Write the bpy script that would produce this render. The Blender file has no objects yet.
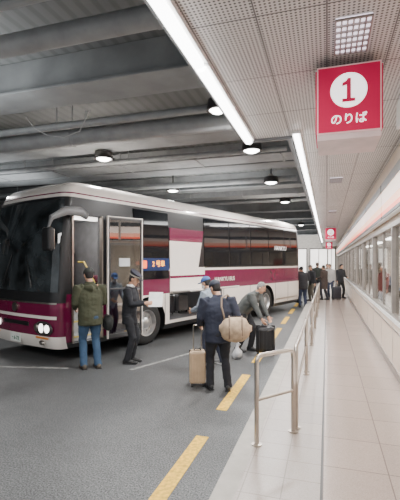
import bpy, math, random, bmesh
from mathutils import Vector, Matrix, noise
random.seed(4)
C = bpy.context.scene.collection
V = Vector
rad = math.radians

# ---------------------------------------------------------------- materials
MATS = {}
def M(name, col, rough=.5, metal=0., es=0., noise_amt=.06, nscale=6., bump=0., bscale=60., coat=0.):
    if name in MATS: return MATS[name]
    m = bpy.data.materials.new(name); m.use_nodes = True
    nt = m.node_tree; b = nt.nodes['Principled BSDF']
    b.inputs['Roughness'].default_value = rough
    b.inputs['Metallic'].default_value = metal
    b.inputs['Coat Weight'].default_value = coat
    tc = nt.nodes.new('ShaderNodeTexCoord')
    n = nt.nodes.new('ShaderNodeTexNoise'); n.inputs['Scale'].default_value = nscale
    n.inputs['Detail'].default_value = 4
    nt.links.new(tc.outputs['Object'], n.inputs['Vector'])
    r = nt.nodes.new('ShaderNodeValToRGB')
    lo = [max(0, c*(1-noise_amt*2)) for c in col]; hi = [min(1, c*(1+noise_amt*2)) for c in col]
    r.color_ramp.elements[0].position = .3; r.color_ramp.elements[1].position = .7
    r.color_ramp.elements[0].color = (*lo, 1); r.color_ramp.elements[1].color = (*hi, 1)
    nt.links.new(n.outputs['Fac'], r.inputs['Fac'])
    nt.links.new(r.outputs['Color'], b.inputs['Base Color'])
    if es:
        b.inputs['Emission Color'].default_value = (*col, 1)
        b.inputs['Emission Strength'].default_value = es
    if bump:
        n2 = nt.nodes.new('ShaderNodeTexNoise'); n2.inputs['Scale'].default_value = bscale
        nt.links.new(tc.outputs['Object'], n2.inputs['Vector'])
        bp = nt.nodes.new('ShaderNodeBump'); bp.inputs['Strength'].default_value = bump
        bp.inputs['Distance'].default_value = .01
        nt.links.new(n2.outputs['Fac'], bp.inputs['Height'])
        nt.links.new(bp.outputs['Normal'], b.inputs['Normal'])
    MATS[name] = m
    return m

def mix_rgb(nt, a, b, fac, mode='MIX'):
    x = nt.nodes.new('ShaderNodeMix'); x.data_type = 'RGBA'; x.blend_type = mode
    for s, val in ((x.inputs[6], a), (x.inputs[7], b), (x.inputs[0], fac)):
        if hasattr(val, 'links'): nt.links.new(val, s)
        else: s.default_value = val
    return x.outputs[2]

def asphalt():
    m = bpy.data.materials.new('asphalt'); m.use_nodes = True; nt = m.node_tree
    b = nt.nodes['Principled BSDF']; tc = nt.nodes.new('ShaderNodeTexCoord')
    def nz(s, d=5):
        n = nt.nodes.new('ShaderNodeTexNoise'); n.inputs['Scale'].default_value = s
        n.inputs['Detail'].default_value = d; nt.links.new(tc.outputs['Object'], n.inputs['Vector']); return n
    def ramp(n, p0, p1, c0, c1):
        r = nt.nodes.new('ShaderNodeValToRGB'); r.color_ramp.elements[0].position = p0; r.color_ramp.elements[1].position = p1
        r.color_ramp.elements[0].color = (*c0, 1); r.color_ramp.elements[1].color = (*c1, 1)
        nt.links.new(n.outputs['Fac'], r.inputs['Fac']); return r.outputs['Color']
    a = nz(70, 4); c = nz(.8, 7); e = nz(9, 4)
    o = mix_rgb(nt, ramp(a, .36, .66, (.022, .025, .027), (.185, .19, .192)), ramp(c, .35, .65, (.80, .80, .80), (1.08, 1.08, 1.08)), 1., 'MULTIPLY')
    o = mix_rgb(nt, o, ramp(e, .35, .60, (.88, .88, .88), (1.03, 1.03, 1.03)), 1., 'MULTIPLY')
    nt.links.new(o, b.inputs['Base Color']); b.inputs['Roughness'].default_value = .5
    bp = nt.nodes.new('ShaderNodeBump'); bp.inputs['Strength'].default_value = .4; bp.inputs['Distance'].default_value = .006
    nt.links.new(a.outputs['Fac'], bp.inputs['Height']); nt.links.new(bp.outputs['Normal'], b.inputs['Normal'])
    return m

def deck():
    m = bpy.data.materials.new('corrugated_deck'); m.use_nodes = True; nt = m.node_tree
    b = nt.nodes['Principled BSDF']; tc = nt.nodes.new('ShaderNodeTexCoord')
    wv = nt.nodes.new('ShaderNodeTexWave'); wv.inputs['Scale'].default_value = 1.6; wv.bands_direction = 'X'
    nt.links.new(tc.outputs['Object'], wv.inputs['Vector'])
    r = nt.nodes.new('ShaderNodeValToRGB'); r.color_ramp.elements[0].color = (.15, .155, .155, 1); r.color_ramp.elements[1].color = (.19, .195, .195, 1)
    r.color_ramp.elements[0].position = .15; r.color_ramp.elements[1].position = .55
    nt.links.new(wv.outputs['Fac'], r.inputs['Fac'])
    nt.links.new(r.outputs['Color'], b.inputs['Base Color'])
    bp = nt.nodes.new('ShaderNodeBump'); bp.inputs['Strength'].default_value = .12; bp.inputs['Distance'].default_value = .02
    nt.links.new(wv.outputs['Fac'], bp.inputs['Height']); nt.links.new(bp.outputs['Normal'], b.inputs['Normal'])
    b.inputs['Roughness'].default_value = .7
    return m

def tile(name, c1, c2, mort, w, h, rough=.45, ms=.006):
    m = bpy.data.materials.new(name); m.use_nodes = True; nt = m.node_tree
    b = nt.nodes['Principled BSDF']; tc = nt.nodes.new('ShaderNodeTexCoord')
    br = nt.nodes.new('ShaderNodeTexBrick'); br.offset = 0
    br.inputs['Scale'].default_value = 1; br.inputs['Brick Width'].default_value = w; br.inputs['Row Height'].default_value = h
    br.inputs['Mortar Size'].default_value = ms; br.inputs['Color1'].default_value = (*c1, 1); br.inputs['Color2'].default_value = (*c2, 1)
    br.inputs['Mortar'].default_value = (*mort, 1)
    mp = nt.nodes.new('ShaderNodeMapping'); mp.inputs['Location'].default_value = (.03, 0, 0)
    nt.links.new(tc.outputs['Object'], mp.inputs['Vector']); nt.links.new(mp.outputs[0], br.inputs['Vector'])
    n = nt.nodes.new('ShaderNodeTexNoise'); n.inputs['Scale'].default_value = 150; n.inputs['Detail'].default_value = 2
    nt.links.new(tc.outputs['Object'], n.inputs['Vector'])
    r = nt.nodes.new('ShaderNodeValToRGB'); r.color_ramp.elements[0].color = (.5, .5, .5, 1); r.color_ramp.elements[1].color = (1.25, 1.22, 1.22, 1)
    nt.links.new(n.outputs['Fac'], r.inputs['Fac'])
    nt.links.new(mix_rgb(nt, br.outputs['Color'], r.outputs['Color'], 1., 'MULTIPLY'), b.inputs['Base Color'])
    b.inputs['Roughness'].default_value = rough
    return m

def perforated():
    m = bpy.data.materials.new('perforated_panel'); m.use_nodes = True; nt = m.node_tree
    b = nt.nodes['Principled BSDF']; tc = nt.nodes.new('ShaderNodeTexCoord')
    def vm(op, a, vec=None):
        n = nt.nodes.new('ShaderNodeVectorMath'); n.operation = op; nt.links.new(a, n.inputs[0])
        if vec: n.inputs[1].default_value = vec
        return n
    mu = vm('MULTIPLY', tc.outputs['Object'], (32, 32, 0)); fr = vm('FRACTION', mu.outputs[0])
    su = vm('SUBTRACT', fr.outputs[0], (.5, .5, 0)); ln = vm('LENGTH', su.outputs[0])
    lt = nt.nodes.new('ShaderNodeMath'); lt.operation = 'LESS_THAN'; lt.inputs[1].default_value = .28
    nt.links.new(ln.outputs['Value'], lt.inputs[0])
    br = nt.nodes.new('ShaderNodeTexBrick'); br.offset = 0; br.inputs['Scale'].default_value = 1
    br.inputs['Brick Width'].default_value = .47; br.inputs['Row Height'].default_value = .92; br.inputs['Mortar Size'].default_value = .006
    br.inputs['Color1'].default_value = (.62, .61, .60, 1); br.inputs['Color2'].default_value = (.68, .67, .66, 1); br.inputs['Mortar'].default_value = (.14, .14, .14, 1)
    nt.links.new(tc.outputs['Object'], br.inputs['Vector'])
    nt.links.new(mix_rgb(nt, br.outputs['Color'], (.10, .10, .10, 1), lt.outputs[0]), b.inputs['Base Color'])
    b.inputs['Roughness'].default_value = .5
    return m

def glassy(name, tint=(.9, .95, 1), gl=.22):
    m = bpy.data.materials.new(name); m.use_nodes = True; nt = m.node_tree
    out = nt.nodes['Material Output']; nt.nodes.remove(nt.nodes['Principled BSDF'])
    t = nt.nodes.new('ShaderNodeBsdfTransparent'); t.inputs[0].default_value = (*tint, 1)
    g = nt.nodes.new('ShaderNodeBsdfGlossy'); g.inputs['Roughness'].default_value = .03
    mx = nt.nodes.new('ShaderNodeMixShader'); mx.inputs[0].default_value = gl
    nt.links.new(t.outputs[0], mx.inputs[1]); nt.links.new(g.outputs[0], mx.inputs[2]); nt.links.new(mx.outputs[0], out.inputs[0])
    return m

ASPH = asphalt()
TILE = tile('platform_tile', (.44, .36, .31), (.48, .39, .335), (.25, .20, .175), .515, .6, .20, .005)
TILE2 = tile('platform_edge_tile', (.36, .31, .275), (.39, .335, .295), (.23, .195, .17), .3, .3, .3, .005)
PERF = perforated()
GLASS = glassy('window_glass', (.85, .85, .83), .22)
DOORGLASS = glassy('door_glass', (.45, .48, .5), .25)
CURB = M('curb_stone', (.40, .375, .34), .7, bump=.2)
CONC = deck()
CONCD = M('concrete_dark', (.13, .135, .135), .8, noise_amt=.15, nscale=1.5)
BEAMM = M('painted_beam', (.25, .26, .265), .6, noise_amt=.1, nscale=2)
BEAMD = M('painted_fascia', (.13, .135, .14), .6, noise_amt=.08, nscale=2)
PIPEM = M('painted_pipe', (.30, .31, .315), .45)
YEL = M('yellow_paint', (.80, .46, .04), .6, noise_amt=.18, nscale=25)
WHP = M('worn_white_paint', (.26, .26, .25), .7, noise_amt=.3, nscale=12)
STEEL = M('stainless_steel', (.50, .45, .40), .3, 1.)
WALLW = M('wall_cream', (.74, .60, .49), .25, noise_amt=.02)
FRAME = M('aluminium_frame', (.32, .29, .27), .35, .6)
FRAMED = M('dark_frame', (.04, .036, .036), .4)
LAMP = M('tube_lamp', (1, .99, .98), .5, es=12.)
LAMP2 = M('downlight_lamp', (1, .99, .96), .5, es=18.)
PINKBOX = M('red_lightbox', (1, .12, .05), .4, es=.9, noise_amt=.03)
PINK2 = M('pink_lightbox', (1, .42, .28), .4, es=.85, noise_amt=.02)
WHITEBOX = M('cream_lightbox', (1, .80, .68), .4, es=1.0, noise_amt=.02)
SIGNRED = M('sign_red', (.50, .0, .06), .75, es=.26, noise_amt=.0)
SIGNWH = M('sign_white', (1, 1, 1), .45, es=1.4, noise_amt=0)
BLACK = M('black_plastic', (.012, .012, .013), .4)
WHITE = M('white_enamel', (.8, .8, .79), .35)
CREAM = M('bus_cream', (.86, .80, .74), .22, coat=.6, noise_amt=.01)
MAROON = M('bus_maroon', (.15, .005, .045), .22, coat=.5, noise_amt=.03)
BGLASS = M('bus_dark_glass', (.005, .006, .008), .06, noise_amt=.05)
BGLASS2 = M('bus_windshield_glass', (.025, .03, .033), .03, noise_amt=.7, nscale=2.2, coat=.8)
RUBBER = M('tyre_rubber', (.018, .018, .018), .8, bump=.2)
RIM = M('wheel_rim', (.5, .5, .5), .3, .9)
INTER = M('bus_bay_interior', (.20, .20, .21), .6)
SKIN = M('skin', (.58, .33, .22), .5, noise_amt=.04)

# ---------------------------------------------------------------- mesh builder
class MB:
    def __init__(s): s.v = []; s.f = []; s.m = []
    def add(s, vs, fs, mi=0):
        o = len(s.v); s.v += [V(p) for p in vs]
        for f in fs: s.f.append([i+o for i in f]); s.m.append(mi)
    def box(s, c, d, mi=0, R=None):
        c = V(c); hx, hy, hz = d[0]/2, d[1]/2, d[2]/2
        vs = [V((x, y, z)) for z in (-hz, hz) for y in (-hy, hy) for x in (-hx, hx)]
        if R is not None: vs = [R @ p for p in vs]
        s.add([c+p for p in vs], [(0, 2, 3, 1), (4, 5, 7, 6), (0, 1, 5, 4), (2, 6, 7, 3), (0, 4, 6, 2), (1, 3, 7, 5)], mi); return s
    def box2(s, a, b, mi=0):
        return s.box([(a[i]+b[i])/2 for i in range(3)], [abs(b[i]-a[i]) for i in range(3)], mi)
    def sweep(s, pts, rr, n=12, side=(1, 0, 0), mi=0, cap=.6):
        pts = [V(p) for p in pts]; side = V(side)
        rr = [(r, r) if not hasattr(r, '__len__') else r for r in rr]
        rings = []
        N = len(pts)
        for i, p in enumerate(pts):
            t = (pts[min(i+1, N-1)]-pts[max(i-1, 0)]).normalized()
            sd = side
            if abs(t.dot(sd)) > .95: sd = V((0, 1, 0)) if abs(t.y) < .9 else V((0, 0, 1))
            a = (sd-t*sd.dot(t)).normalized(); b = t.cross(a)
            rings.append((p, t, a, b, rr[i]))
        full = []
        if cap:
            p, t, a, b, r = rings[0]; q = min(r)*cap
            full.append((p-t*q, a, b, (r[0]*.55, r[1]*.55)))
        for p, t, a, b, r in rings: full.append((p, a, b, r))
        if cap:
            p, t, a, b, r = rings[-1]; q = min(r)*cap
            full.append((p+t*q, a, b, (r[0]*.55, r[1]*.55)))
        vs = []; fs = []
        for p, a, b, r in full:
            for k in range(n):
                an = 2*math.pi*k/n
                vs.append(p+a*r[0]*math.cos(an)+b*r[1]*math.sin(an))
        for i in range(len(full)-1):
            for k in range(n):
                fs.append((i*n+k, i*n+(k+1) % n, (i+1)*n+(k+1) % n, (i+1)*n+k))
        fs.append(tuple(reversed(range(n)))); fs.append(tuple(range((len(full)-1)*n, len(full)*n)))
        s.add(vs, fs, mi); return s
    def cyl(s, a, b, r, n=20, mi=0): return s.sweep([a, b], [r, r], n, mi=mi, cap=0)
    def ell(s, c, r, R=None, n=16, m=10, mi=0, zmin=None):
        c = V(c); vs = []; fs = []
        vs.append(V((0, 0, -1)))
        for j in range(1, m):
            ph = -math.pi/2+math.pi*j/m
            for k in range(n):
                th = 2*math.pi*k/n
                vs.append(V((math.cos(ph)*math.cos(th), math.cos(ph)*math.sin(th), math.sin(ph))))
        vs.append(V((0, 0, 1)))
        out = []
        for p in vs:
            q = V((p.x*r[0], p.y*r[1], p.z*r[2]))
            if zmin is not None: q.z = max(q.z, zmin)
            if R is not None: q = R @ q
            out.append(c+q)
        for k in range(n): fs.append((0, 1+(k+1) % n, 1+k))
        for j in range(m-2):
            for k in range(n):
                a = 1+j*n+k; b = 1+j*n+(k+1) % n
                fs.append((a, b, b+n, a+n))
        top = len(vs)-1; o = 1+(m-2)*n
        for k in range(n): fs.append((o+k, o+(k+1) % n, top))
        s.add(out, fs, mi); return s
    def prism(s, poly, d, mi=0):
        n = len(poly); d = V(d); P = [V(p) for p in poly]
        fs = [tuple(reversed(range(n))), tuple(range(n, 2*n))]+[(i, (i+1) % n, n+(i+1) % n, n+i) for i in range(n)]
        s.add(P+[p+d for p in P], fs, mi); return s
    def lathe(s, prof, axis='y', c=(0, 0, 0), n=32, mi=0):
        vs = []; fs = []; c = V(c); K = len(prof)
        for k in range(n):
            a = 2*math.pi*k/n
            for (h, r) in prof:
                if axis == 'y': p = V((r*math.cos(a), h, r*math.sin(a)))
                else: p = V((r*math.cos(a), r*math.sin(a), h))
                vs.append(c+p)
        for k in range(n):
            for j in range(K-1):
                fs.append((k*K+j, k*K+j+1, ((k+1) % n)*K+j+1, ((k+1) % n)*K+j))
        s.add(vs, fs, mi); return s
    def obj(s, name, mats, parent=None, smooth=False, bevel=0, loc=None, rot=None, **props):
        me = bpy.data.meshes.new(name); me.from_pydata([tuple(p) for p in s.v], [], s.f)
        me.polygons.foreach_set('material_index', s.m); me.update()
        ob = bpy.data.objects.new(name, me)
        for m in (mats if isinstance(mats, (list, tuple)) else [mats]): me.materials.append(m)
        C.objects.link(ob)
        fixn(me)
        if smooth:
            me.polygons.foreach_set('use_smooth', [True]*len(me.polygons))
            if smooth != 'all': me.set_sharp_from_angle(angle=rad(38))
        if bevel:
            b = ob.modifiers.new('b', 'BEVEL'); b.width = bevel; b.segments = 2; b.limit_method = 'ANGLE'
        if parent: ob.parent = parent
        if loc is not None: ob.location = loc
        if rot is not None: ob.rotation_euler = rot
        for k, v in props.items(): ob[k] = v
        return ob

def fixn(me):
    bm = bmesh.new(); bm.from_mesh(me); bmesh.ops.recalc_face_normals(bm, faces=bm.faces[:]); bm.to_mesh(me); bm.free()

TMP = bpy.data.scenes.new('bake_scene')
def evaluate(objs):
    for o in objs: TMP.collection.objects.link(o)
    vl = TMP.view_layers[0]; vl.update(); dg = vl.depsgraph
    me = bpy.data.meshes.new_from_object(objs[0].evaluated_get(dg), depsgraph=dg)
    for o in objs: TMP.collection.objects.unlink(o)
    return me
def bake(ob, extra=()):
    par = ob.parent; ob.parent = None
    ps = [(e, e.parent) for e in extra]
    for e in extra: e.parent = None
    me = evaluate([ob, *extra])
    ob.parent = par
    for e, q in ps: e.parent = q
    ob.modifiers.clear(); ob.data = me
    return ob

def empty(name, loc=(0, 0, 0), rotz=0, **props):
    e = bpy.data.objects.new(name, None); e.empty_display_size = .2
    C.objects.link(e); e.location = loc; e.rotation_euler = (0, 0, rotz)
    for k, v in props.items(): e[k] = v
    return e

def text(name, body, size, mat, loc, rot, parent=None, ext=.002, sx=1., sh=0.):
    cu = bpy.data.curves.new(name, 'FONT'); cu.body = body; cu.size = size
    cu.align_x = 'CENTER'; cu.align_y = 'CENTER'; cu.extrude = ext; cu.shear = sh
    cu.offset = size*.008
    t = bpy.data.objects.new(name, cu)
    me = evaluate([t])
    bpy.data.objects.remove(t)
    o = bpy.data.objects.new(name, me); C.objects.link(o); me.materials.clear(); me.materials.append(mat)
    o.location = loc; o.rotation_euler = rot; o.scale = (sx, 1, 1); o.parent = parent
    return o

# ---------------------------------------------------------------- camera
cam = bpy.data.cameras.new('camera'); co = bpy.data.objects.new('camera', cam); C.objects.link(co)
co.location = (0, 0, 1.9); co.rotation_euler = (rad(90), 0, rad(17.6))
cam.lens = 28.8; cam.sensor_width = 36; cam.shift_y = .024; cam.clip_start = .05; cam.clip_end = 300
bpy.context.scene.camera = co

# ---------------------------------------------------------------- setting
MB().box2((-22, -4, -.1), (8, 46, 0)).obj('floor', ASPH, kind='structure', label='even dark grey asphalt bus lane', category='floor')
pm = MB()
pm.box2((-.83, -4, 0), (-.66, 46, .15), 1)
pm.box2((-.66, -4, 0), (-.05, 46, .149), 2)
pm.box2((-.05, -4, 0), (-.03, 46, .146), 3)
pm.box2((-.03, -4, 0), (1.0, 46, .15), 0)
pm.obj('boarding_platform', [TILE, CURB, TILE2, FRAMED], kind='structure', label='raised tiled boarding platform with stone curb', category='platform')
MB().box2((-22, -4, 4.9), (1.3, 46, 5.1)).obj('ceiling', CONC, kind='structure', label='dark grey deck ceiling', category='ceiling')
cm = MB(); cm.box2((-1.08, -4, 3.6), (1.3, 5.5, 3.66), 0); cm.box2((-.45, 5.5, 3.6), (1.3, 46, 3.66), 0)
cm.obj('ceiling_platform', PERF, kind='structure', label='perforated metal panel ceiling over the platform', category='ceiling')
fm = MB(); fm.box2((-1.11, -4, 3.56), (-1.08, 5.56, 4.2), 0); fm.box2((-1.11, 5.5, 3.56), (-.45, 5.56, 4.2), 0); fm.box2((-.51, 5.56, 3.56), (-.45, 46, 4.3), 0)
fm.obj('trim_1', BEAMD, kind='structure', label='grey painted edge fascia of the platform ceiling', category='trim')
MB().box2((-22, 45.8, 0), (8, 46, 5)).obj('wall_back', M('end_wall', (.6, .57, .53), .7), kind='structure', label='pale end wall', category='wall')
for i, xx in enumerate((-6.2, -4.0, -1.8, .05)):
    d_ = MB(); w_ = 1.9 if xx < 0 else .85
    d_.box2((xx, 45.7, .15), (xx+w_, 45.8, 3.4), 0); d_.box2((xx+.08, 45.68, .3), (xx+w_/2-.03, 45.7, 3.3), 1); d_.box2((xx+w_/2+.03, 45.68, .3), (xx+w_-.08, 45.7, 3.3), 1)
    d_.obj('door_%d' % (i+1), [FRAMED, M('lit_doorway', (1, .95, .88), .5, es=2.2, noise_amt=.2, nscale=2)], kind='structure', label='brightly lit glazed exit door', category='door')
MB().box2((-22, -4, 0), (-21.8, 46, 5)).obj('wall_left', CONCD, kind='structure', label='dark concrete side wall', category='wall')

wm = MB()
wm.box2((1.0, -2, 0), (1.12, 45.8, 1.0), 0)
wm.box2((1.0, -2, 2.53), (1.12, 45.8, 3.6), 0)
for i in range(24):
    wm.box2((.997, 1.4+i*1.4, .27), (1.0, 1.41+i*1.4, .98), 1)
wm.obj('wall_right', [WALLW, FRAME], kind='structure', label='cream panelled waiting room wall', category='wall')
MB().box2((.985, -2, .15), (1.0, 45.8, .27)).obj('baseboard_right', FRAME, kind='structure', label='metal skirting', category='baseboard')
tm = MB(); tm.box2((.96, -2, .98), (1.14, 45.8, 1.03), 0)
tm.obj('trim_2', WHITE, kind='structure', label='white window sill', category='trim')
tm = MB(); tm.box2((.98, -2, .84), (1.0, 45.8, .86), 0); tm.obj('trim_3', FRAME, kind='structure', label='thin metal strip on the wall', category='trim')
y = 1.45; k = 1
while y < 40:
    w = MB(); L = 2.8
    w.box2((.99, y, 1.03), (1.09, y+.05, 2.53), 0); w.box2((.99, y+L-.05, 1.03), (1.09, y+L, 2.53), 0)
    w.box2((.99, y+.05, 1.03), (1.09, y+L-.05, 1.08), 0); w.box2((.99, y+.05, 2.46), (1.09, y+L-.05, 2.53), 0)
    w.box2((1.03, y+L/2-.02, 1.08), (1.08, y+L/2+.02, 2.46), 0)
    w.box2((1.045, y+.05, 1.08), (1.055, y+L-.05, 2.46), 1)
    w.obj('window_%d' % k, [FRAME, GLASS], kind='structure', label='aluminium framed waiting room window', category='window')
    y += L; k += 1
MB().box2((1.12, -2, .1), (4.6, 45.8, .15)).obj('floor_waiting_room', M('room_floor', (.35, .3, .28), .4), kind='structure', label='waiting room floor', category='floor')
MB().box2((4.6, -2, .1), (4.7, 45.8, 3.4)).obj('wall_room', M('room_wall', (.66, .58, .50), .6), kind='structure', label='pale inner wall of the waiting room', category='wall')
MB().box2((1.12, -2, 3.0), (4.7, 45.8, 3.1)).obj('ceiling_room', M('room_ceiling', (.6, .6, .6), .7), kind='structure', label='waiting room ceiling', category='ceiling')
for i in range(6):
    yy = 5+i*5
    MB().box((2.8, yy, 2.98), (.3, 2.4, .04)).obj('ceiling_light', LAMP, label='bright rectangular ceiling light in the waiting room', category='light', group='waiting room ceiling lights')
    b = MB(); b.box((3.4, yy+1, .6), (.45, 1.9, .06)); b.box((3.62, yy+1, .85), (.05, 1.9, .4)); b.box((3.4, yy+.2, .36), (.4, .05, .42), 1); b.box((3.4, yy+1.8, .36), (.4, .05, .42), 1)
    b.obj('waiting_bench', [M('bench_blue', (.06, .12, .22), .5), FRAMED], label='dark blue waiting room bench', category='bench', group='waiting room benches', bevel=.01)
    p = empty('poster', (4.57, yy+1.2, 1.2), label='framed colour poster on the waiting room wall', category='poster', group='waiting room posters')
    MB().box2((0, 0, 0), (.02, .8, 1.1)).obj('frame', FRAMED, p)
    MB().box2((-.006, .04, .04), (0, .76, 1.06)).obj('print', M('poster_%d' % (i % 3), ((.5, .12, .08), (.1, .25, .5), (.55, .45, .2))[i % 3], .5, noise_amt=.4, nscale=5), p)
y = -1.0
while y < 40:
    p = empty('illuminated_fascia', (.975, y, 2.6), label='glowing cream and pink-orange fascia light box above the windows', category='light box', group='fascia light boxes')
    b = MB(); b.box2((-.08, 0.01, .0), (0, 2.75, .60)); b.obj('housing', WHITE, p, bevel=.01)
    MB().box2((-.095, .02, .02), (-.08, 2.74, .07)).obj('dark_strip', FRAMED, p)
    MB().box2((-.095, .02, .07), (-.08, 2.74, .13)).obj('red_panel', PINKBOX, p)
    MB().box2((-.095, .02, .13), (-.08, 2.74, .25)).obj('pink_panel', PINK2, p)
    MB().box2((-.095, .02, .25), (-.08, 2.74, .46)).obj('cream_panel', WHITEBOX, p)
    MB().box2((-.105, .02, .46), (-.08, 2.74, .60)).obj('dark_trim', FRAMED, p)
    y += 2.8
b = MB(); b.box2((.72, 4.1, 3.34), (.98, 4.8, 3.6)); b.box2((.76, 4.095, 3.37), (.94, 4.105, 3.5), 1)
b.obj('ceiling_vent_box', [WHITE, FRAMED], bevel=.01, label='white vent box under the platform ceiling', category='vent')

BY = [2.2, 4.9, 7.5, 10.2, 13.2, 16.4, 19.8, 23.5, 27.5, 32, 38]
for i, yy in enumerate(BY):
    b = MB(); b.box2((-21.8, yy, 4.44), (-1.11 if yy < 5.4 else -.51, yy+.5, 4.9)); b.box2((-21.8, yy-.08, 4.40), (-1.11 if yy < 5.4 else -.51, yy+.58, 4.44))
    b.obj('ceiling_beam', BEAMM, bevel=.01, label='flat grey painted beam crossing the ceiling', category='beam', group='ceiling beams')
for (yy, zz, r) in [(3.0, 4.3, .05), (3.5, 4.24, .11), (5.9, 4.26, .06), (6.35, 4.2, .15), (6.8, 4.28, .04), (8.55, 4.3, .06), (11.6, 4.28, .08)]:
    b = MB(); b.cyl((-21.7, yy, zz), (-1.25 if yy < 5.4 else -.8, yy, zz), r, 24)
    for xx in range(-20, 0, 3):
        b.cyl((xx+.5, yy, zz), (xx+.5, yy, zz+.6), .012, 8); b.cyl((xx+.46, yy, zz), (xx+.54, yy, zz), r*1.08, 24)
    b.obj('ceiling_pipe', PIPEM, smooth=True, label='grey round pipe hung under the ceiling', category='pipe', group='ceiling pipes')
for (yy, w_) in ((9.0, .7), (14.4, .8)):
    b = MB(); b.box2((-21.7, yy, 4.32), (-.6, yy+w_, 4.62))
    for xx in range(-21, 0, 2): b.box2((xx, yy-.02, 4.30), (xx+.05, yy+w_+.02, 4.64))
    b.obj('ventilation_duct', PIPEM, bevel=.01, label='flat grey ventilation duct under the ceiling', category='duct', group='ventilation ducts')
b = MB(); b.sweep([(-4.9, 5.62, 4.38), (-4.75, 5.64, 4.18), (-4.5, 5.66, 4.04), (-4.2, 5.68, 3.98), (-3.9, 5.7, 4.06), (-3.7, 5.7, 4.38)], [.009]*6, 8)
b.obj('cable', M('cable_grey', (.45, .45, .45), .5), smooth=True, label='thin grey cable sagging from the ceiling', category='cable')

def lighta(name, loc, size, power, col=(1, .985, .965), rot=(0, 0, 0), shape='RECTANGLE'):
    l = bpy.data.lights.new(name, 'AREA'); l.shape = shape; l.size = size[0]
    if shape in ('RECTANGLE', 'ELLIPSE'): l.size_y = size[1]
    l.energy = power; l.color = col
    o = bpy.data.objects.new(name, l); C.objects.link(o); o.location = loc; o.rotation_euler = rot
    return o

def strip(x, y0, y1, w, lab):
    p = empty('strip_light', (x, y0, 3.56), label=lab, category='light', group='fluorescent strip lights')
    MB().box2((-w*.7, 0, -.0), (w*.7, y1-y0, .04)).obj('housing', WHITE, p)
    MB().sweep([(0, .02, -.02), (0, y1-y0-.02, -.02)], [(w*.5, .03)]*2, 12, cap=0).obj('lamp_tube', LAMP, p, smooth=True)
for (a, c_) in [(-1.4, .95), (.97, 3.2), (3.22, 5.45)]: strip(-1.02, a, c_, .10, 'bright fluorescent strip light at the ceiling edge')
for i in range(12): strip(-.38, 5.3+i*2.45, 5.3+i*2.45+2.4, .075, 'slim fluorescent strip light above the guard rail')
for yy in (0, 2.6, 4.8): lighta('strip_area', (-.95, yy, 3.5), (.15, 2.2), 46)
for i in range(8): lighta('strip_area', (-.3, 6.8+i*4, 3.5), (.12, 3.6), 52)
for (yy) in (2.95, .4, 8.5, 14):
    p = empty('recessed_light', (.18, yy, 3.6), label='recessed louvred ceiling light panel', category='light', group='recessed louvre lights')
    MB().box2((-.12, 0, -.01), (.12, .48, 0)).obj('diffuser', M('louvre_lamp', (.90, .82, .95), .4, es=1.6), p)
    g = MB()
    for k in range(7): g.box2((-.12+k*.04-.006, 0, -.025), (-.12+k*.04+.006, .48, -.01))
    for k in range(7): g.box2((-.12, k*.08-.006, -.025), (.12, k*.08+.006, -.01))
    g.obj('louvre', FRAME, p)
lighta('louvre_area', (.2, .5, 3.55), (.3, 1.6), 28)
lighta('room_area', (2.8, 10, 2.9), (.8, 14), 620, (1, .94, .86))
lighta('room_area', (2.8, 28, 2.9), (.8, 18), 620, (1, .94, .86))
lighta('added_platform_ceiling_fill', (.1, 5, .6), (.6, 8), 18, rot=(rad(180), 0, 0))  # upward fill lights added without a fixture to brighten the platform ceiling
lighta('added_platform_ceiling_fill', (.1, 18, .6), (.6, 14), 30, rot=(rad(180), 0, 0))

DL = [(-1.56, 5.78), (-1.5, 8.3), (-1.52, 11.5), (-1.55, 15.8), (-4.8, 7.95), (-4.8, 12.2), (-8.5, 14), (-1.55, 26)]
for i, (xx, yy) in enumerate(DL):
    p = empty('downlight', (xx, yy, 4.16 if i in (0, 2) else 4.22), label='round black-rimmed ceiling downlight, lit', category='light', group='round ceiling downlights')
    MB().lathe([(.16, .001), (.16, .19), (0, .22), (0, .17), (.03, .17)], 'z', n=28).obj('housing', FRAMED, p, smooth=True)
    MB().lathe([(.02, .0), (-.03, .10), (.01, .165), (.02, .165)], 'z', n=28).obj('lamp', LAMP2, p, smooth=True)
    MB().cyl((0, 0, .15), (0, 0, .66), .02).obj('rod', FRAMED, p)
    MB().box((0, 0, .2), (.12, .3, .06)).obj('bracket', FRAME, p)
    if i == 0: p.scale = (.75, .75, 1)
    lighta('down_area', (xx, yy, 4.10), (.3, .3), 135, shape='DISK')
for (xx, yy) in ((-4.8, 17), (-8.5, 8)): lighta('down_area', (xx, yy, 4.15), (.3, .3), 80, shape='DISK')
lighta('hall_area', (-6, .5, 3.9), (2, 2), 200)
lighta('hall_area', (-2.4, .5, 3.9), (1.5, 1.5), 95)
for (xx, yy, pw) in ((-5.5, 3.5, 80), (-3.5, 12, 55), (-9, 9, 50), (-7, 20, 60), (-3, 27, 70), (-3, 38, 160)):
    lighta('added_ceiling_fill', (xx, yy, 3.75 if yy < 26 else 2.6), (2.5, 2.5), pw, (.94, .98, 1), (rad(180), 0, 0))  # unseen uplights added to lift the hall ceiling and beams, no lamp stands here
lighta('added_end_wall_fill', (-2, 41, 4.2), (6, .6), 450, rot=(rad(50), 0, 0))  # added fill light without a fixture, brightens the far end

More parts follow.
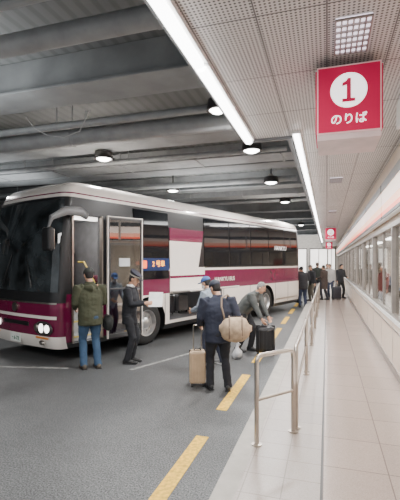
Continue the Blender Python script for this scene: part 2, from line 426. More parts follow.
# ---------------------------------------------------------------- road markings
for (a, c_) in [(1.2, 1.9), (2.4, 4.16), (4.97, 6.65), (7.5, 9.15), (10, 11.65), (12.5, 14.1), (15, 16.6), (17.5, 19)]:
    MB().box2((-1.36, a, .0), (-1.22, c_, .004)).obj('yellow_lane_dash', YEL, label='worn yellow painted lane dash on asphalt', category='road marking', group='yellow lane dashes')
for (pts) in [((-6.0, 5.75), (-4.4, 6.1)), ((-3.3, 6.35), (-1.9, 10.0))]:
    a, c_ = V((*pts[0], 0)), V((*pts[1], 0)); d = (c_-a).normalized(); n = V((-d.y, d.x, 0))*.035
    MB().prism([a-n, c_-n, c_+n, a+n], (0, 0, .003)).obj('white_bay_line', WHP, label='faded white painted bay line', category='road marking', group='faded white bay lines')

# ---------------------------------------------------------------- guard rails
def arcpath(P, r=.07):
    out = [P[0]]
    for i in range(1, len(P)-1):
        a, b, c_ = V(P[i-1]), V(P[i]), V(P[i+1])
        d1 = (a-b).normalized(); d2 = (c_-b).normalized()
        p1 = b+d1*r; p2 = b+d2*r
        for t in (0, .25, .5, .75, 1): out.append(p1*(1-t)**2+b*2*t*(1-t)+p2*t*t)
    out.append(P[-1]); return [V(p) for p in out]
def rail(a, c_, lab):
    p = empty('guard_rail', (a[0], a[1], .15), label=lab, category='guard rail', group='platform guard rails')
    d = V((c_[0]-a[0], c_[1]-a[1], 0)); h = V((0, 0, .85))
    path = arcpath([V((0, 0, 0)), h, d+h, d])
    MB().sweep(path, [.022]*len(path), 12, cap=0).obj('top_rail', STEEL, p, smooth=True)
    MB().cyl((0, 0, .43), d+V((0, 0, .43)), .016, 12).obj('mid_rail', STEEL, p, smooth=True)
    for q in (V((0, 0, 0)), d):
        MB().cyl(q, q+V((0, 0, .012)), .05, 16).obj('base_plate', STEEL, p, smooth=True)
rail((-.64, 3.81), (-.33, 4.22), 'short stainless guard rail turned towards the curb')
y = 4.34
for i in range(6):
    rail((-.31, y), (-.31, y+2.1), 'stainless tubular guard rail along the platform edge'); y += 2.28

# ---------------------------------------------------------------- signs
def stop_sign(yy, num):
    p = empty('platform_number_sign', (.17, yy, 2.965), label='crimson and white four-sided platform number sign', category='sign')
    bx = M('sign_box_pink', (.52, .40, .40), .4)
    MB().box2((-.25, .005, 0), (.25, .5, .56)).obj('box', bx, p, bevel=.006)
    MB().box2((-.25, 0, .0), (.25, .012, .56)).obj('frame', M('sign_border', (.8, .55, .56), .4, es=.15), p)
    MB().box2((-.238, -.006, .013), (.238, 0, .547)).obj('red_face', SIGNRED, p)
    MB().box2((-.262, .02, .02), (-.25, .48, .54)).obj('red_face', SIGNRED, p)
    MB().box2((.25, .02, .02), (.262, .48, .54)).obj('red_face', SIGNRED, p)
    MB().box2((-.248, .005, -.05), (.248, .495, 0)).obj('bottom_panel', M('sign_underside', (.62, .50, .49), .5, es=.08), p, bevel=.004)
    MB().cyl((0, -.010, .345), (0, -.006, .345), .142, 48).obj('white_disc', SIGNWH, p)
    if num == '1':
        pl = [(-.05, -.095), (.05, -.095), (.05, -.07), (.017, -.07), (.017, .095), (-.008, .095), (-.02, .075), (-.05, .06), (-.05, .035), (-.015, .045), (-.015, -.07), (-.05, -.07)]
        MB().prism([(x, -.016, .345+z) for (x, z) in pl], (0, .006, 0)).obj('numeral', SIGNRED, p)
    else: text('numeral', num, .27, SIGNRED, (0, -.013, .335), (rad(90), 0, 0), p)
    text('lettering', 'のりば', .095, SIGNWH, (0, -.010, .105), (rad(90), 0, 0), p)
    for sx in (-.15, .15): MB().cyl((sx, .25, .55), (sx, .25, .635), .015).obj('hanger', STEEL, p)
stop_sign(3.5, '1'); stop_sign(20, '2'); stop_sign(34, '3')

# ---------------------------------------------------------------- bus
bus = empty('bus', (-4.66, 6.10, 0), rad(71.6), label='cream and maroon highway coach with dark windows, door open', category='bus')
PROF = [(.28, .08, 11.30, .05), (.40, .02, 11.38, .01), (.52, .0, 11.4, 0), (.78, .0, 11.4, 0), (1.0, 0, 11.4, 0), (1.14, .0, 11.4, 0), (1.30, .02, 11.4, 0), (1.38, .03, 11.4, 0),
        (1.62, .045, 11.4, 0), (1.68, .05, 11.4, .0), (1.74, .055, 11.4, 0), (2.1, .08, 11.39, .01), (2.5, .125, 11.38, .02), (2.95, .19, 11.36, .04), (3.08, .21, 11.35, .05), (3.14, .225, 11.34, .055),
        (3.205, .243, 11.33, .065), (3.23, .25, 11.33, .07), (3.33, .30, 11.3, .10), (3.42, .40, 11.22, .17), (3.49, .6, 11.05, .34), (3.53, .95, 10.8, .7)]
def prof(z):
    for i in range(len(PROF)-1):
        a, b = PROF[i], PROF[i+1]
        if a[0] <= z <= b[0]:
            t = (z-a[0])/(b[0]-a[0]); return [a[j]+(b[j]-a[j])*t for j in (1, 2, 3)]
    return list(PROF[-1][1:])
XS = [0, .08, .155, .38, .52, .7, .85, .95, 1]
def outline(z, off=0):
    x0, x1, ins = prof(z); x0 -= off; x1 += off; ins -= off
    rf = .20+off; ry = .24+off; rb = .16
    y0, y1 = ins, 2.5-ins
    pts = []
    for k in range(9):
        a = math.pi/2*k/8; pts.append((x0+rf*(1-math.cos(a)), y0+ry*(1-math.sin(a))))
    for t in XS[1:-1]: pts.append((x0+rf+(x1-rb-x0-rf)*t, y0))
    for k in range(5):
        a = math.pi/2*k/4; pts.append((x1-rb+rb*math.sin(a), y0+rb*(1-math.cos(a))))
    for k in range(5):
        a = math.pi/2*k/4; pts.append((x1-rb+rb*math.cos(a), y1-rb+rb*math.sin(a)))
    for t in reversed(XS[1:-1]): pts.append((x0+rf+(x1-rb-x0-rf)*t, y1))
    for k in range(9):
        a = math.pi/2*(8-k)/8; pts.append((x0+rf*(1-math.cos(a)), y1-ry*(1-math.sin(a))))
    for k in range(1, 8):
        t = k/8; pts.append((x0-.06*math.sin(math.pi*t), y1-ry+(y0+ry-(y1-ry))*t))
    return [V((p[0], p[1], z)) for p in pts]
lv = [p[0] for p in PROF]; N = len(outline(1)); bb = MB(); vs = []
for z in lv: vs += outline(z)
fs = []; ms = []
for j in range(len(lv)-1):
    zc = (lv[j]+lv[j+1])/2
    for k in range(N):
        a = j*N+k; b_ = j*N+(k+1) % N
        c0 = (vs[a]+vs[b_])/2; front = c0.x < .46
        if zc < .40: mi = 2
        elif zc < 1.14: mi = 0
        elif zc < 1.68: mi = 1
        elif zc < 1.74: mi = 0
        elif zc < 3.14: mi = 2
        elif 3.205 < zc < 3.23: mi = 1
        else: mi = 0
        if front and zc < 3.05:
            mi = 0 if zc < .52 else 1 if zc < 1.14 else 2
        elif c0.x < 2.0 and .4 < zc < 1.3: mi = 1
        elif c0.x < 2.0 and 1.3 < zc < 3.: mi = 2
        fs.append((a, b_, b_+N, a+N)); ms.append(mi)
fs.append(tuple(reversed(range(N)))); ms.append(2); fs.append(tuple(range((len(lv)-1)*N, len(lv)*N))); ms.append(0)
bb.v = vs; bb.f = fs; bb.m = ms
body = bb.obj('body', [CREAM, MAROON, BLACK, INTER], bus, smooth=False)
cutters = []
cutters.append(MB().box2((.36, -.3, .36), (1.04, .30, 2.80)).obj('cut', INTER, bus))
cutters.append(MB().box2((.352, .12, .355), (1.78, 2.3, 2.85)).obj('cut', INTER, bus))
cutters.append(MB().box2((3.15, -.3, .48), (5.5, 2.0, 1.12)).obj('cut', INTER, bus))
cc = MB()
for xx in (2.4, 8.4):
    for (ya, yb) in ((-.3, .5), (2.0, 2.8)): cc.cyl((xx, ya, .5), (xx, yb, .5), .60, 40)
cutters.append(cc.obj('cut', BLACK, bus))
for c_ in cutters:
    md = body.modifiers.new('bo', 'BOOLEAN'); md.operation = 'DIFFERENCE'; md.solver = 'EXACT'; md.object = c_
    try: md.material_mode = 'TRANSFER'
    except Exception: pass
bake(body, cutters)
for c_ in cutters: bpy.data.objects.remove(c_)
body.data.polygons.foreach_set('use_smooth', [True]*len(body.data.polygons)); body.data.set_sharp_from_angle(angle=rad(35))

def side_patch(x0, x1, z0, z1, off=.012, s0=0., s1=0., far=False):
    b = MB(); rows = 5; vs = []
    for i in range(rows+1):
        t = i/rows; z = z0+(z1-z0)*t; yy = prof(z)[2]-off
        if far: yy = 2.5-yy
        vs += [(x0+s0*t, yy, z), (x1+s1*t, yy, z)]
    th = .01 if not far else -.01
    vs += [(p[0], p[1]+th, p[2]) for p in vs]
    n = (rows+1)*2; fs = []
    for i in range(rows):
        a = 2*i; fs.append((a, a+1, a+3, a+2)); fs.append((n+a, n+a+2, n+a+3, n+a+1))
        fs.append((a, a+2, n+a+2, n+a)); fs.append((a+1, n+a+1, n+a+3, a+3))
    fs.append((0, n, n+1, 1)); fs.append((2*rows, 2*rows+1, n+2*rows+1, n+2*rows))
    b.add(vs, fs); return b
side_patch(1.95, 3.12, 1.50, 3.08).obj('window', BGLASS, bus, label='dark tinted side window')
for (a, c_) in [(4.62, 5.9), (5.94, 7.22), (7.26, 8.54), (8.58, 9.86), (9.9, 11.1)]:
    side_patch(a, c_, 1.78, 3.10).obj('window', BGLASS, bus, label='dark tinted side window')
for (a, c_) in [(1.3, 3.15), (3.2, 5.1), (5.14, 7.0), (7.04, 9.0), (9.04, 11.0)]:
    side_patch(a, c_, 1.78, 3.08, far=True).obj('window', BGLASS, bus, label='dark tinted side window')
side_patch(3.16, 4.30, 1.68, 2.42, .018, .0, .20).obj('side_panel', CREAM, bus, label='cream panel interrupting the window band')
side_patch(3.16, 4.50, 2.42, 2.74, .019, .0, .10).obj('side_block', MAROON, bus, label='maroon block above the cream panel')
side_patch(3.16, 4.62, 1.14, 1.76, .016).obj('side_panel', CREAM, bus, label='cream body panel above the luggage bay')
side_patch(3.16, 4.62, 1.50, 1.56, .020).obj('side_stripe', MAROON, bus, label='thin maroon stripe')
for xx in (2.98, 5.6, 7.2, 7.75, 9.1, 10.2):
    side_patch(xx, xx+.015, .42, 1.14, .004).obj('panel_seam', BLACK, bus, label='dark seam between body panels')
side_patch(5.55, 7.75, .52, .56, .010).obj('side_stripe', STEEL, bus, label='thin metal strip on the lower body')
side_patch(9.05, 11.1, .52, .56, .010).obj('side_stripe', STEEL, bus, label='thin metal strip on the lower body')
text('lettering', 'HANKYU BUS', .17, CREAM, (5.65, -.02, 1.40), (rad(90), 0, 0), bus, sx=1.05)
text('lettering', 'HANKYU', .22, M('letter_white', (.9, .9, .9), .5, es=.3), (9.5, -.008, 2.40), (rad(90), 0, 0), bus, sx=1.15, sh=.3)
MB().box2((2.12, -.03, 1.70), (3.10, -.012, 1.99)).obj('destination_display', M('led_board', (.008, .025, .09), .3, es=.4), bus)
text('display_lettering', '2 号車', .16, M('led_amber', (1, .36, .03), .4, es=3.5), (2.72, -.035, 1.85), (rad(90), 0, 0), bus)
MB().box2((2.16, -.034, 1.76), (2.32, -.03, 1.93)).obj('display_mark', M('led_orange', (1, .14, .03), .4, es=2), bus)
def front_strip(z0, z1, off, ks, rows=8):
    b = MB(); vs = []; ks = list(ks)
    for i in range(rows+1):
        z = z0+(z1-z0)*i/rows; o = outline(z, off)
        vs += [o[k % N] for k in ks]
    n = len(ks); fs = [(i*n+k, i*n+k+1, (i+1)*n+k+1, (i+1)*n+k) for i in range(rows) for k in range(n-1)]
    b.add(vs, fs); return b
FI = list(range(N-13, N))+list(range(0, 5))
front_strip(1.34, 3.08, .012, FI).obj('windshield', BGLASS2, bus, smooth='all', label='large curved reflective windshield')
front_strip(1.12, 1.15, .014, FI, 1).obj('chrome_strip', STEEL, bus, smooth='all', label='thin chrome strip')
front_strip(.84, .90, .012, FI, 1).obj('cream_stripe', CREAM, bus, smooth='all', label='cream stripe')
for (a, c_) in (((-.07, .7, 1.42), (.02, 1.0, 2.05)), ((-.09, 1.7, 1.42), (.0, 1.5, 2.05))):
    MB().sweep([a, c_], [.015, .01], 8).obj('wiper', BLACK, bus, smooth=True)
HL = M('headlamp_glow', (1, .95, .9), .2, es=4.)
for yy in (.40, 2.10):
    h = empty('headlight', (-.01, yy, .66)); h.parent = bus
    MB().ell((0, 0, 0), (.045, .31, .14), n=24).obj('housing', FRAMED, h, smooth=True)
    for dy, dz, r in ((-.17, .01, .075), (.0, .01, .085), (.17, .01, .07)):
        MB().ell((-.035, dy, dz), (.02, r, r)).obj('lens', HL if dy <= 0 else STEEL, h, smooth=True)
    MB().box((-.02, 0, -.17), (.02, .40, .035)).obj('indicator', M('amber_lens', (.7, .25, .05), .3), h, bevel=.008)
    MB().ell((-.02, 0, -.26), (.03, .08, .045)).obj('fog_lamp', STEEL, h, smooth=True)
MB().box((-.05, 1.25, .72), (.03, .9, .08)).obj('grille', BLACK, bus, bevel=.01)
MB().box((-.06, 1.25, .42), (.02, .36, .17)).obj('number_plate', M('plate_green', (.75, .78, .74), .4), bus, bevel=.004)
text('plate_lettering', '・6-73', .1, M('plate_ink', (.02, .15, .07), .5), (-.075, 1.25, .41), (rad(90), 0, rad(-90)), bus)
MB().cyl((-.09, 1.25, 1.02), (-.05, 1.25, 1.02), .09, 24).obj('emblem', STEEL, bus, smooth=True)
MG = M('mirror_grey', (.16, .165, .17), .3)
for side in (0, 1):
    sg = 1 if side else -1; y0 = 2.5 if side else 0.
    m_ = empty('mirror', (.25, y0, 2.68)); m_.parent = bus
    MB().sweep([(.45, .05*-sg, .12), (.2, .10*sg, .17), (-.15, .15*sg, .15), (-.44, .14*sg, .0), (-.48, .1*sg, -.2)], [(.075, .05), (.09, .055), (.085, .05), (.05, .04), (.025, .025)], 16, side=(0, 0, 1)).obj('mirror_arm', MG, m_, smooth=True)
    MB().box((-.48, .1*sg, -.38), (.12, .25, .42)).obj('mirror_housing', BLACK, m_, bevel=.045)
    MB().box((-.415, .1*sg, -.38), (.01, .19, .35)).obj('mirror_glass', STEEL, m_, bevel=.004)
for xx in (2.4, 8.4):
    for side in (0, 1):
        yy = .03 if side == 0 else 2.47
        s = 1 if side == 0 else -1
        w = empty('wheel', (xx, yy, .5)); w.parent = bus
        MB().lathe([(0.27*s, .30), (.0*s, .30), (-.005*s, .40), (.01*s, .465), (.05*s, .5), (.22*s, .5), (.27*s, .45), (.27*s, .3)], 'y', n=48).obj('tyre', RUBBER, w, smooth=True)
        r = MB().lathe([(.0*s, .31), (.01*s, .28), (.09*s, .25), (.10*s, .16), (.03*s, .13), (.0*s, .08), (-.01*s, .0)], 'y', n=48)
        for k in range(10):
            a = k*math.pi/5; r.cyl((.19*math.cos(a), .1*s, .19*math.sin(a)), (.19*math.cos(a), .05*s, .19*math.sin(a)), .018, 8)
        r.obj('rim', RIM, w, smooth=True)
STEPM = M('step_grey', (.5, .5, .5), .5)
for i in range(3):
    MB().box2((.37, .13+i*.3, .37), (1.03, 1.06, .46+i*.24)).obj('step', STEPM, bus, bevel=.01, label='entrance step')
    MB().box2((.37, .125+i*.3, .44+i*.24), (1.03, .15+i*.3, .465+i*.24)).obj('step_edge', M('step_edge_yellow', (.75, .6, .12), .5), bus)
MB().box2((1.05, .14, .37), (1.76, 2.28, 1.16)).obj('cabin_floor', STEPM, bus)
MB().box2((.37, 1.08, .37), (1.04, 2.28, 1.16)).obj('cabin_floor', STEPM, bus)
MB().box2((.37, .95, 1.16), (.62, 2.28, 1.65)).obj('dashboard', M('dash_grey', (.12, .12, .125), .5), bus, bevel=.04)
MB().lathe([(-.012, .20), (.012, .20), (.012, .225), (-.012, .225), (-.012, .20)], 'z', n=28).obj('steering_wheel', BLACK, bus, smooth=True, loc=(.78, 1.85, 1.75), rot=(0, rad(25), 0))
SEATM = M('seat_cloth', (.22, .05, .09), .85, noise_amt=.25, nscale=14)
for (sx, sy) in ((1.42, .5), (1.3, 1.85)):
    se = empty('seat', (sx, sy, 1.16)); se.parent = bus
    MB().box((0, 0, .38), (.46, .46, .14)).obj('cushion', SEATM, se, bevel=.04)
    MB().box((.24, 0, .75), (.12, .46, .72)).obj('backrest', SEATM, se, bevel=.04)
    MB().box((.22, 0, 1.14), (.09, .28, .16)).obj('headrest', WHITE, se, bevel=.03)
    MB().box((0, 0, .15), (.3, .3, .3)).obj('pedestal', BLACK, se)
for pts in ([(.44, .16, .7), (.44, .18, 1.6), (.48, .5, 2.0)], [(1.0, .16, .7), (1.0, .18, 1.5), (1.08, .6, 1.9), (1.08, .8, 1.9)]):
    MB().sweep(pts, [.018]*len(pts), 10).obj('grab_rail', M('rail_yellow', (.8, .6, .1), .4), bus, smooth=True)
MB().box2((.45, .4, 2.815), (1.6, .9, 2.84)).obj('cabin_light', M('cabin_lamp', (1, .95, .88), .4, es=3), bus)
MB().box2((.33, -.02, .38), (.365, .05, 2.82)).obj('door_frame', STEEL, bus); MB().box2((1.035, -.02, .38), (1.07, .05, 2.82)).obj('door_frame', STEEL, bus)
d = empty('door', (1.12, -.12, .36)); d.parent = bus; d.rotation_euler = (0, 0, rad(-12))
DW = .80; DH = 2.45
DF = M('door_frame_dark', (.07, .07, .072), .35)
f = MB(); f.box2((0, 0, 0), (.03, .04, DH)); f.box2((DW-.03, 0, 0), (DW, .04, DH)); f.box2((.03, 0, 0), (DW-.03, .04, .08)); f.box2((.03, 0, DH-.05), (DW-.03, .04, DH)); f.box2((.03, 0, .98), (DW-.03, .04, 1.01))
f.obj('frame', DF, d, bevel=.006); MB().box2((.03, .015, .08), (DW-.03, .025, .98)).obj('glass', DOORGLASS, d); MB().box2((.03, .015, 1.01), (DW-.03, .025, DH-.05)).obj('glass', DOORGLASS, d)
g_ = MB(); g_.box2((-.02, -.004, -.01), (.0, .045, DH+.02)); g_.box2((DW, -.004, -.01), (DW+.02, .045, DH+.02)); g_.box2((0, -.004, DH), (DW, .045, DH+.02)); g_.obj('edge_trim', CREAM, d)
MB().box2((.25, -.002, 1.45), (.5, .013, 1.62)).obj('notice_sheet', M('notice_white', (.6, .62, .65), .5), d)
MB().sweep([(.1, .07, .9), (.70, .07, 1.4)], [.014]*2, 8).obj('handle', STEEL, d, smooth=True)
h = empty('luggage_hatch', (3.17, -.02, 1.16)); h.parent = bus; h.rotation_euler = (rad(-95), 0, 0)
MB().box2((0, -.03, -.60), (2.3, 0, 0)).obj('hatch_panel', CREAM, h, bevel=.01)
MB().box2((.05, 0, -.58), (2.25, .02, -.03)).obj('hatch_liner', M('hatch_liner', (.35, .36, .37), .4), h)
for (nm, en, rr, lc) in (('bay_light', 8, .15, (4.3, .9, 1.05)), ('door_light', 24, .12, (.95, 1.0, 2.6))):
    l = bpy.data.lights.new(nm, 'POINT'); l.energy = en; l.shadow_soft_size = rr; l.color = (1, .96, .9)
    lo = bpy.data.objects.new(nm, l); C.objects.link(lo); lo.parent = bus; lo.location = lc

def busw(x, y, z=0):
    a = rad(71.6); return V((-4.66+x*math.cos(a)-y*math.sin(a), 6.10+x*math.sin(a)+y*math.cos(a), z))

# ---------------------------------------------------------------- luggage
def suitcase(loc, rotz, size, col, lab, handle=.38, tilt=0, bev=.035):
    w, d_, h_ = size
    p = empty('suitcase', loc, rotz, label=lab, category='suitcase'); p.rotation_euler = (0, tilt, rotz)
    mt = M('suitcase_'+'_'.join('%.2f' % c for c in col), col, .45)
    MB().box2((-w/2, -d_/2, .05), (w/2, d_/2, h_)).obj('shell', mt, p, bevel=bev)
    r = MB()
    for k in range(5):
        x = -w/2+w*(k+.7)/5.4; r.box2((x, -d_/2-.006, .1), (x+.015, d_/2+.006, h_-.06))
    r.obj('rib', mt, p, bevel=.004)
    MB().box2((-w/2-.003, -.008, .06), (w/2+.003, .008, h_+.003)).obj('zip', BLACK, p)
    for sx in (-1, 1):
        for sy in (-1, 1):
            MB().cyl((sx*(w/2-.04)-.012, sy*(d_/2-.04), .025), (sx*(w/2-.04)+.012, sy*(d_/2-.04), .025), .025, 14).obj('wheel', BLACK, p, smooth=True)
            MB().box((sx*(w/2-.04), sy*(d_/2-.04), .05), (.03, .03, .03)).obj('wheel_mount', BLACK, p)
    if handle:
        pt = arcpath([V((-w*.25, d_*.35, h_-.02)), V((-w*.25, d_*.35, h_+handle)), V((w*.25, d_*.35, h_+handle)), V((w*.25, d_*.35, h_-.02))], .03)
        MB().sweep(pt, [.009]*len(pt), 8, cap=0).obj('handle', STEEL, p, smooth=True)
    MB().sweep([(-w*.2, 0, h_), (-w*.14, 0, h_+.03), (w*.14, 0, h_+.03), (w*.2, 0, h_)], [.01]*4, 8).obj('grip', BLACK, p, smooth=True)
    return p

def duffel(loc, rotz, size, col, lab, strap=None, roty=0):
    L, r1, r2 = size
    p = empty('duffel_bag', loc, rotz, label=lab, category='bag'); p.rotation_euler = (0, roty, rotz)
    mt = M('canvas_'+'_'.join('%.2f' % c for c in col), col, .8, noise_amt=.12, nscale=14, bump=.4, bscale=30)
    xs = [-1, -.93, -.75, -.4, 0, .4, .75, .93, 1]; q_ = [.35, .62, .86, .98, 1, .98, .86, .62, .35]
    b = MB().sweep([(x*L/2, 0, -.012*(1-x*x)) for x in xs], [(r1*k_, r2*k_) for k_ in q_], 24, side=(0, 1, 0))
    o = b.obj('bag_body', mt, p, smooth='all')
    for v in o.data.vertices: v.co += v.normal*(noise.noise(v.co*9)*.022)
    MB().sweep([(x*L/2, 0, r2*k_*1.0) for x, k_ in zip(xs[2:7], q_[2:7])], [.006]*5, 6).obj('zip', BLACK, p)
    sm_ = M('strap_brown', (.2, .14, .10), .7) if sum(col) > .3 else M('strap_black', (.03, .03, .03), .6)
    for sx in (-.22, .22):
        pts = [(sx*L, r1*1.0*math.cos(a), r2*1.02*math.sin(a)) for a in [rad(q) for q in range(-90, 271, 24)]]
        MB().sweep(pts, [(.005, .012)]*len(pts), 6, side=(0, 1, 0), cap=0).obj('strap', sm_, p, smooth=True)
    if strap:
        MB().sweep(strap, [.014]*len(strap), 8).obj('shoulder_strap', sm_, p, smooth='all')
    return p

# ---------------------------------------------------------------- people
def ik(a, c_, l1, l2, pole):
    d = c_-a; L = d.length
    if L > (l1+l2)*.999: c_ = a+d.normalized()*(l1+l2)*.999; d = c_-a; L = d.length
    x = (l1*l1-l2*l2+L*L)/(2*L); h2 = max(l1*l1-x*x, 0)
    n = d.normalized(); q = (pole-n*pole.dot(n)).normalized()
    return a+n*x+q*math.sqrt(h2), c_

def person(lab, loc, heading, H=1.72, lean=0., crouch=0., hands=((-.24, .05, .82), (.24, .05, .82)), feet=((-.1, 0), (.1, 0)), footdir=(0, 0),
           head=(0, 0), jacket=(.1, .1, .1), pants=(.03, .03, .05), shoe=(.03, .03, .03), hair='hair', haircol=(.015, .012, .012), capcol=(.02, .02, .03),
           vox=.011, fat=1., hem=.14, group=None, elbow_out=.3, hood=False, mask=False, shirt=None):
    s = H/1.72
    p = empty('person', loc, rad(heading), label=lab, category='person')
    if group: p['group'] = group
    pz = .93-crouch; pel = V((0, -.12*math.sin(lean), pz))
    U = V((0, math.sin(lean), math.cos(lean))); F = V((0, math.cos(lean), -math.sin(lean))); X = V((1, 0, 0))
    T = lambda x, f, u: pel+X*x+F*f+U*u
    neck = T(0, .0, .54)
    hp = lean*.55+head[1]
    R = Matrix.Rotation(head[0], 3, 'Z') @ Matrix.Rotation(-hp, 3, 'X')
    hc = neck+(U*.03)+R @ V((0, .025, .115))
    sh = [T(-.175*fat, -.01, .475), T(.175*fat, -.01, .475)]
    el = []; wr = []
    for i in (0, 1):
        sg = -1 if i == 0 else 1
        e, w = ik(sh[i], V(hands[i]), .285, .255, V((sg*elbow_out, -.6, -.4)))
        el.append(e); wr.append(w)
    hip = [pel+V((-.095, 0, -.02)), pel+V((.095, 0, -.02))]; kn = []; an = []
    for i in (0, 1):
        k_, a_ = ik(hip[i], V((feet[i][0], feet[i][1]-.03, .085)), .43, .425, V((0, 1, .1)))
        kn.append(k_); an.append(a_)
    sc = lambda mb: [setattr(mb, 'v', [q*s for q in mb.v]), mb][1]
    def fin(mb, name, mat, vox_, sm=4, wr_=0., par=p):
        sc(mb); o = mb.obj(name, mat, par, smooth='all')
        r = o.modifiers.new('r', 'REMESH'); r.mode = 'VOXEL'; r.voxel_size = vox_
        if sm: q = o.modifiers.new('s', 'SMOOTH'); q.factor = .5; q.iterations = sm
        bake(o)
        if wr_:
            off = random.random()*50
            for v in o.data.vertices:
                q = v.co; n_ = noise.noise(V((q.x*7+off, q.y*7, q.z*13)))+.4*noise.noise(V((q.x*18, q.y*18+off, q.z*26)))
                v.co += v.normal*n_*wr_
        o.data.polygons.foreach_set('use_smooth', [True]*len(o.data.polygons))
        return o
    b = MB()
    b.sweep([T(0, 0, -.06), T(0, 0, .1), T(0, 0, .3), T(0, 0, .44), T(0, 0, .5)], [(.14, .09), (.13, .085), (.155, .10), (.15, .085), (.07, .06)], 16)
    b.sweep([T(0, -.01, .46), neck+U*.03, hc-R @ V((0, .01, .06))], [.06, .052, .052], 12)
    b.ell(hc+R @ V((0, -.012, .02)), (.074, .092, .095), R, 20, 14); b.ell(hc+R @ V((0, .02, -.035)), (.058, .068, .085), R, 18, 12)
    b.ell(hc+R @ V((0, .055, -.085)), (.03, .03, .028), R, 12, 8)
    b.sweep([hc+R @ V((0, .082, .02)), hc+R @ V((0, .105, -.02)), hc+R @ V((0, .086, -.032))], [.009, .016, .012], 8)
    for sg in (-1, 1): b.ell(hc+R @ V((sg*.077, -.005, -.005)), (.012, .02, .034), R, 10, 8)
    for i in (0, 1):
        sg = -1 if i == 0 else 1
        b.sweep([sh[i]+X*(-sg*.07), sh[i], el[i].lerp(sh[i], .4), el[i], el[i].lerp(wr[i], .35), wr[i]], [.055, .052, .046, .037, .038, .026], 12)
        d_ = (wr[i]-el[i]).normalized(); pn = V((-sg, .2, 0)); pn = (pn-d_*pn.dot(d_)).normalized(); sd = d_.cross(pn).normalized()
        if sd.y < 0: sd = -sd
        kb = wr[i]+d_*.095
        b.sweep([wr[i]-d_*.01, wr[i]+d_*.04, kb], [(.026, .017), (.038, .017), (.040, .013)], 12, side=sd)
        for j, ln in enumerate((.075, .085, .079, .062)):
            q = kb+sd*(.03-.02*j); dd = (d_+sd*(.08-.05*j)).normalized(); pts = [q-dd*.015]; ang = 0
            for seg in (.42, .33, .25):
                ang += .42
                q = q+(dd*math.cos(ang)+pn*math.sin(ang))*ln*seg; pts.append(q)
            b.sweep(pts, [.0095, .0095, .0088, .0075], 8, side=sd)
        q = wr[i]+d_*.03+sd*.03
        b.sweep([q, q+sd*.028+d_*.02+pn*.008, q+sd*.04+d_*.05+pn*.02, q+sd*.036+d_*.072+pn*.03], [.014, .012, .0105, .008], 8)
        b.sweep([hip[i], hip[i].lerp(kn[i], .5), kn[i], kn[i].lerp(an[i], .35), an[i]], [.08, .065, .05, .05, .035], 12)
        b.ell(an[i]+V((0, .06, -.045)), (.035, .1, .03), None, 12, 8)
    fin(b, 'body', SKIN, .009 if vox < .015 else vox, 2)
    if vox < .015:
        for sg in (-1, 1):
            MB().ell((hc+R @ V((sg*.031, .078, .012)))*s, (.011*s, .007*s, .006*s), R, 10, 8).obj('eye', M('eye_dark', (.02, .015, .012), .3), p, smooth='all')
            MB().ell((hc+R @ V((sg*.031, .08, .032)))*s, (.018*s, .006*s, .004*s), R, 10, 8).obj('eyebrow', M('brow', (.03, .02, .018), .7), p, smooth='all')
        MB().ell((hc+R @ V((0, .086, -.058)))*s, (.024*s, .006*s, .006*s), R, 10, 8).obj('mouth', M('lips', (.45, .17, .15), .5), p, smooth='all')
    if mask:
        MB().ell((hc+R @ V((0, .045, -.045)))*s, (.062*s, .07*s, .05*s), R, 16, 10).obj('face_mask', WHITE, p, smooth='all')
    j = MB()
    hemp = pel+U*-.03+V((0, 0, -hem))
    j.sweep([hemp, T(0, 0, -.02), T(0, 0, .12), T(0, .005, .30), T(0, -.005, .42), T(0, -.01, .49), neck+U*.02], [(.185*fat, .135*fat), (.185*fat, .14*fat), (.178*fat, .135*fat), (.2*fat, .142*fat), (.188*fat, .115*fat), (.12*fat, .085), (.07, .066)], 20, cap=.15)
    for i in (0, 1):
        sg = -1 if i == 0 else 1
        j.sweep([sh[i]+X*(-sg*.06)+U*.0, sh[i], sh[i].lerp(el[i], .45), el[i], el[i].lerp(wr[i], .5), wr[i].lerp(el[i], .04)], [.075, .078*fat, .07*fat, .06, .052, .043], 14, cap=.25)
    if hood: j.sweep([T(-.09, -.09, .46), T(0, -.13, .45), T(.09, -.09, .46)], [.045, .06, .045], 12)
    jm = M('cloth_'+'_'.join('%.3f' % c for c in jacket), jacket, .85, noise_amt=.04, nscale=4, bump=.2, bscale=60)
    fin(j, 'jacket', jm, vox, 5, .009)
    cl = MB(); cp = [neck+V((.072*math.cos(a), .070*math.sin(a), 0)) for a in [rad(q) for q in range(0, 361, 24)]]
    cl.sweep(cp, [(.012, .028)]*len(cp), 8, side=(1, 0, 0), cap=0); sc(cl)
    cl.obj('collar', M('shirt_white', (.75, .75, .76), .7) if shirt else jm, p, smooth='all')
    t = MB(); t.ell(pel+V((0, -.01, -.03)), (.165*fat, .13*fat, .14), None, 18, 12)
    for i in (0, 1):
        an2 = an[i]+V((0, 0, -.03))
        t.sweep([hip[i], hip[i].lerp(kn[i], .35), kn[i], kn[i].lerp(an2, .5), an2], [.098*fat, .09*fat, .07, .066, .062], 14, cap=.1)
    fin(t, 'trousers', M('cloth_'+'_'.join('%.3f' % c for c in pants), pants, .85, noise_amt=.06, nscale=6), vox, 3, .009)
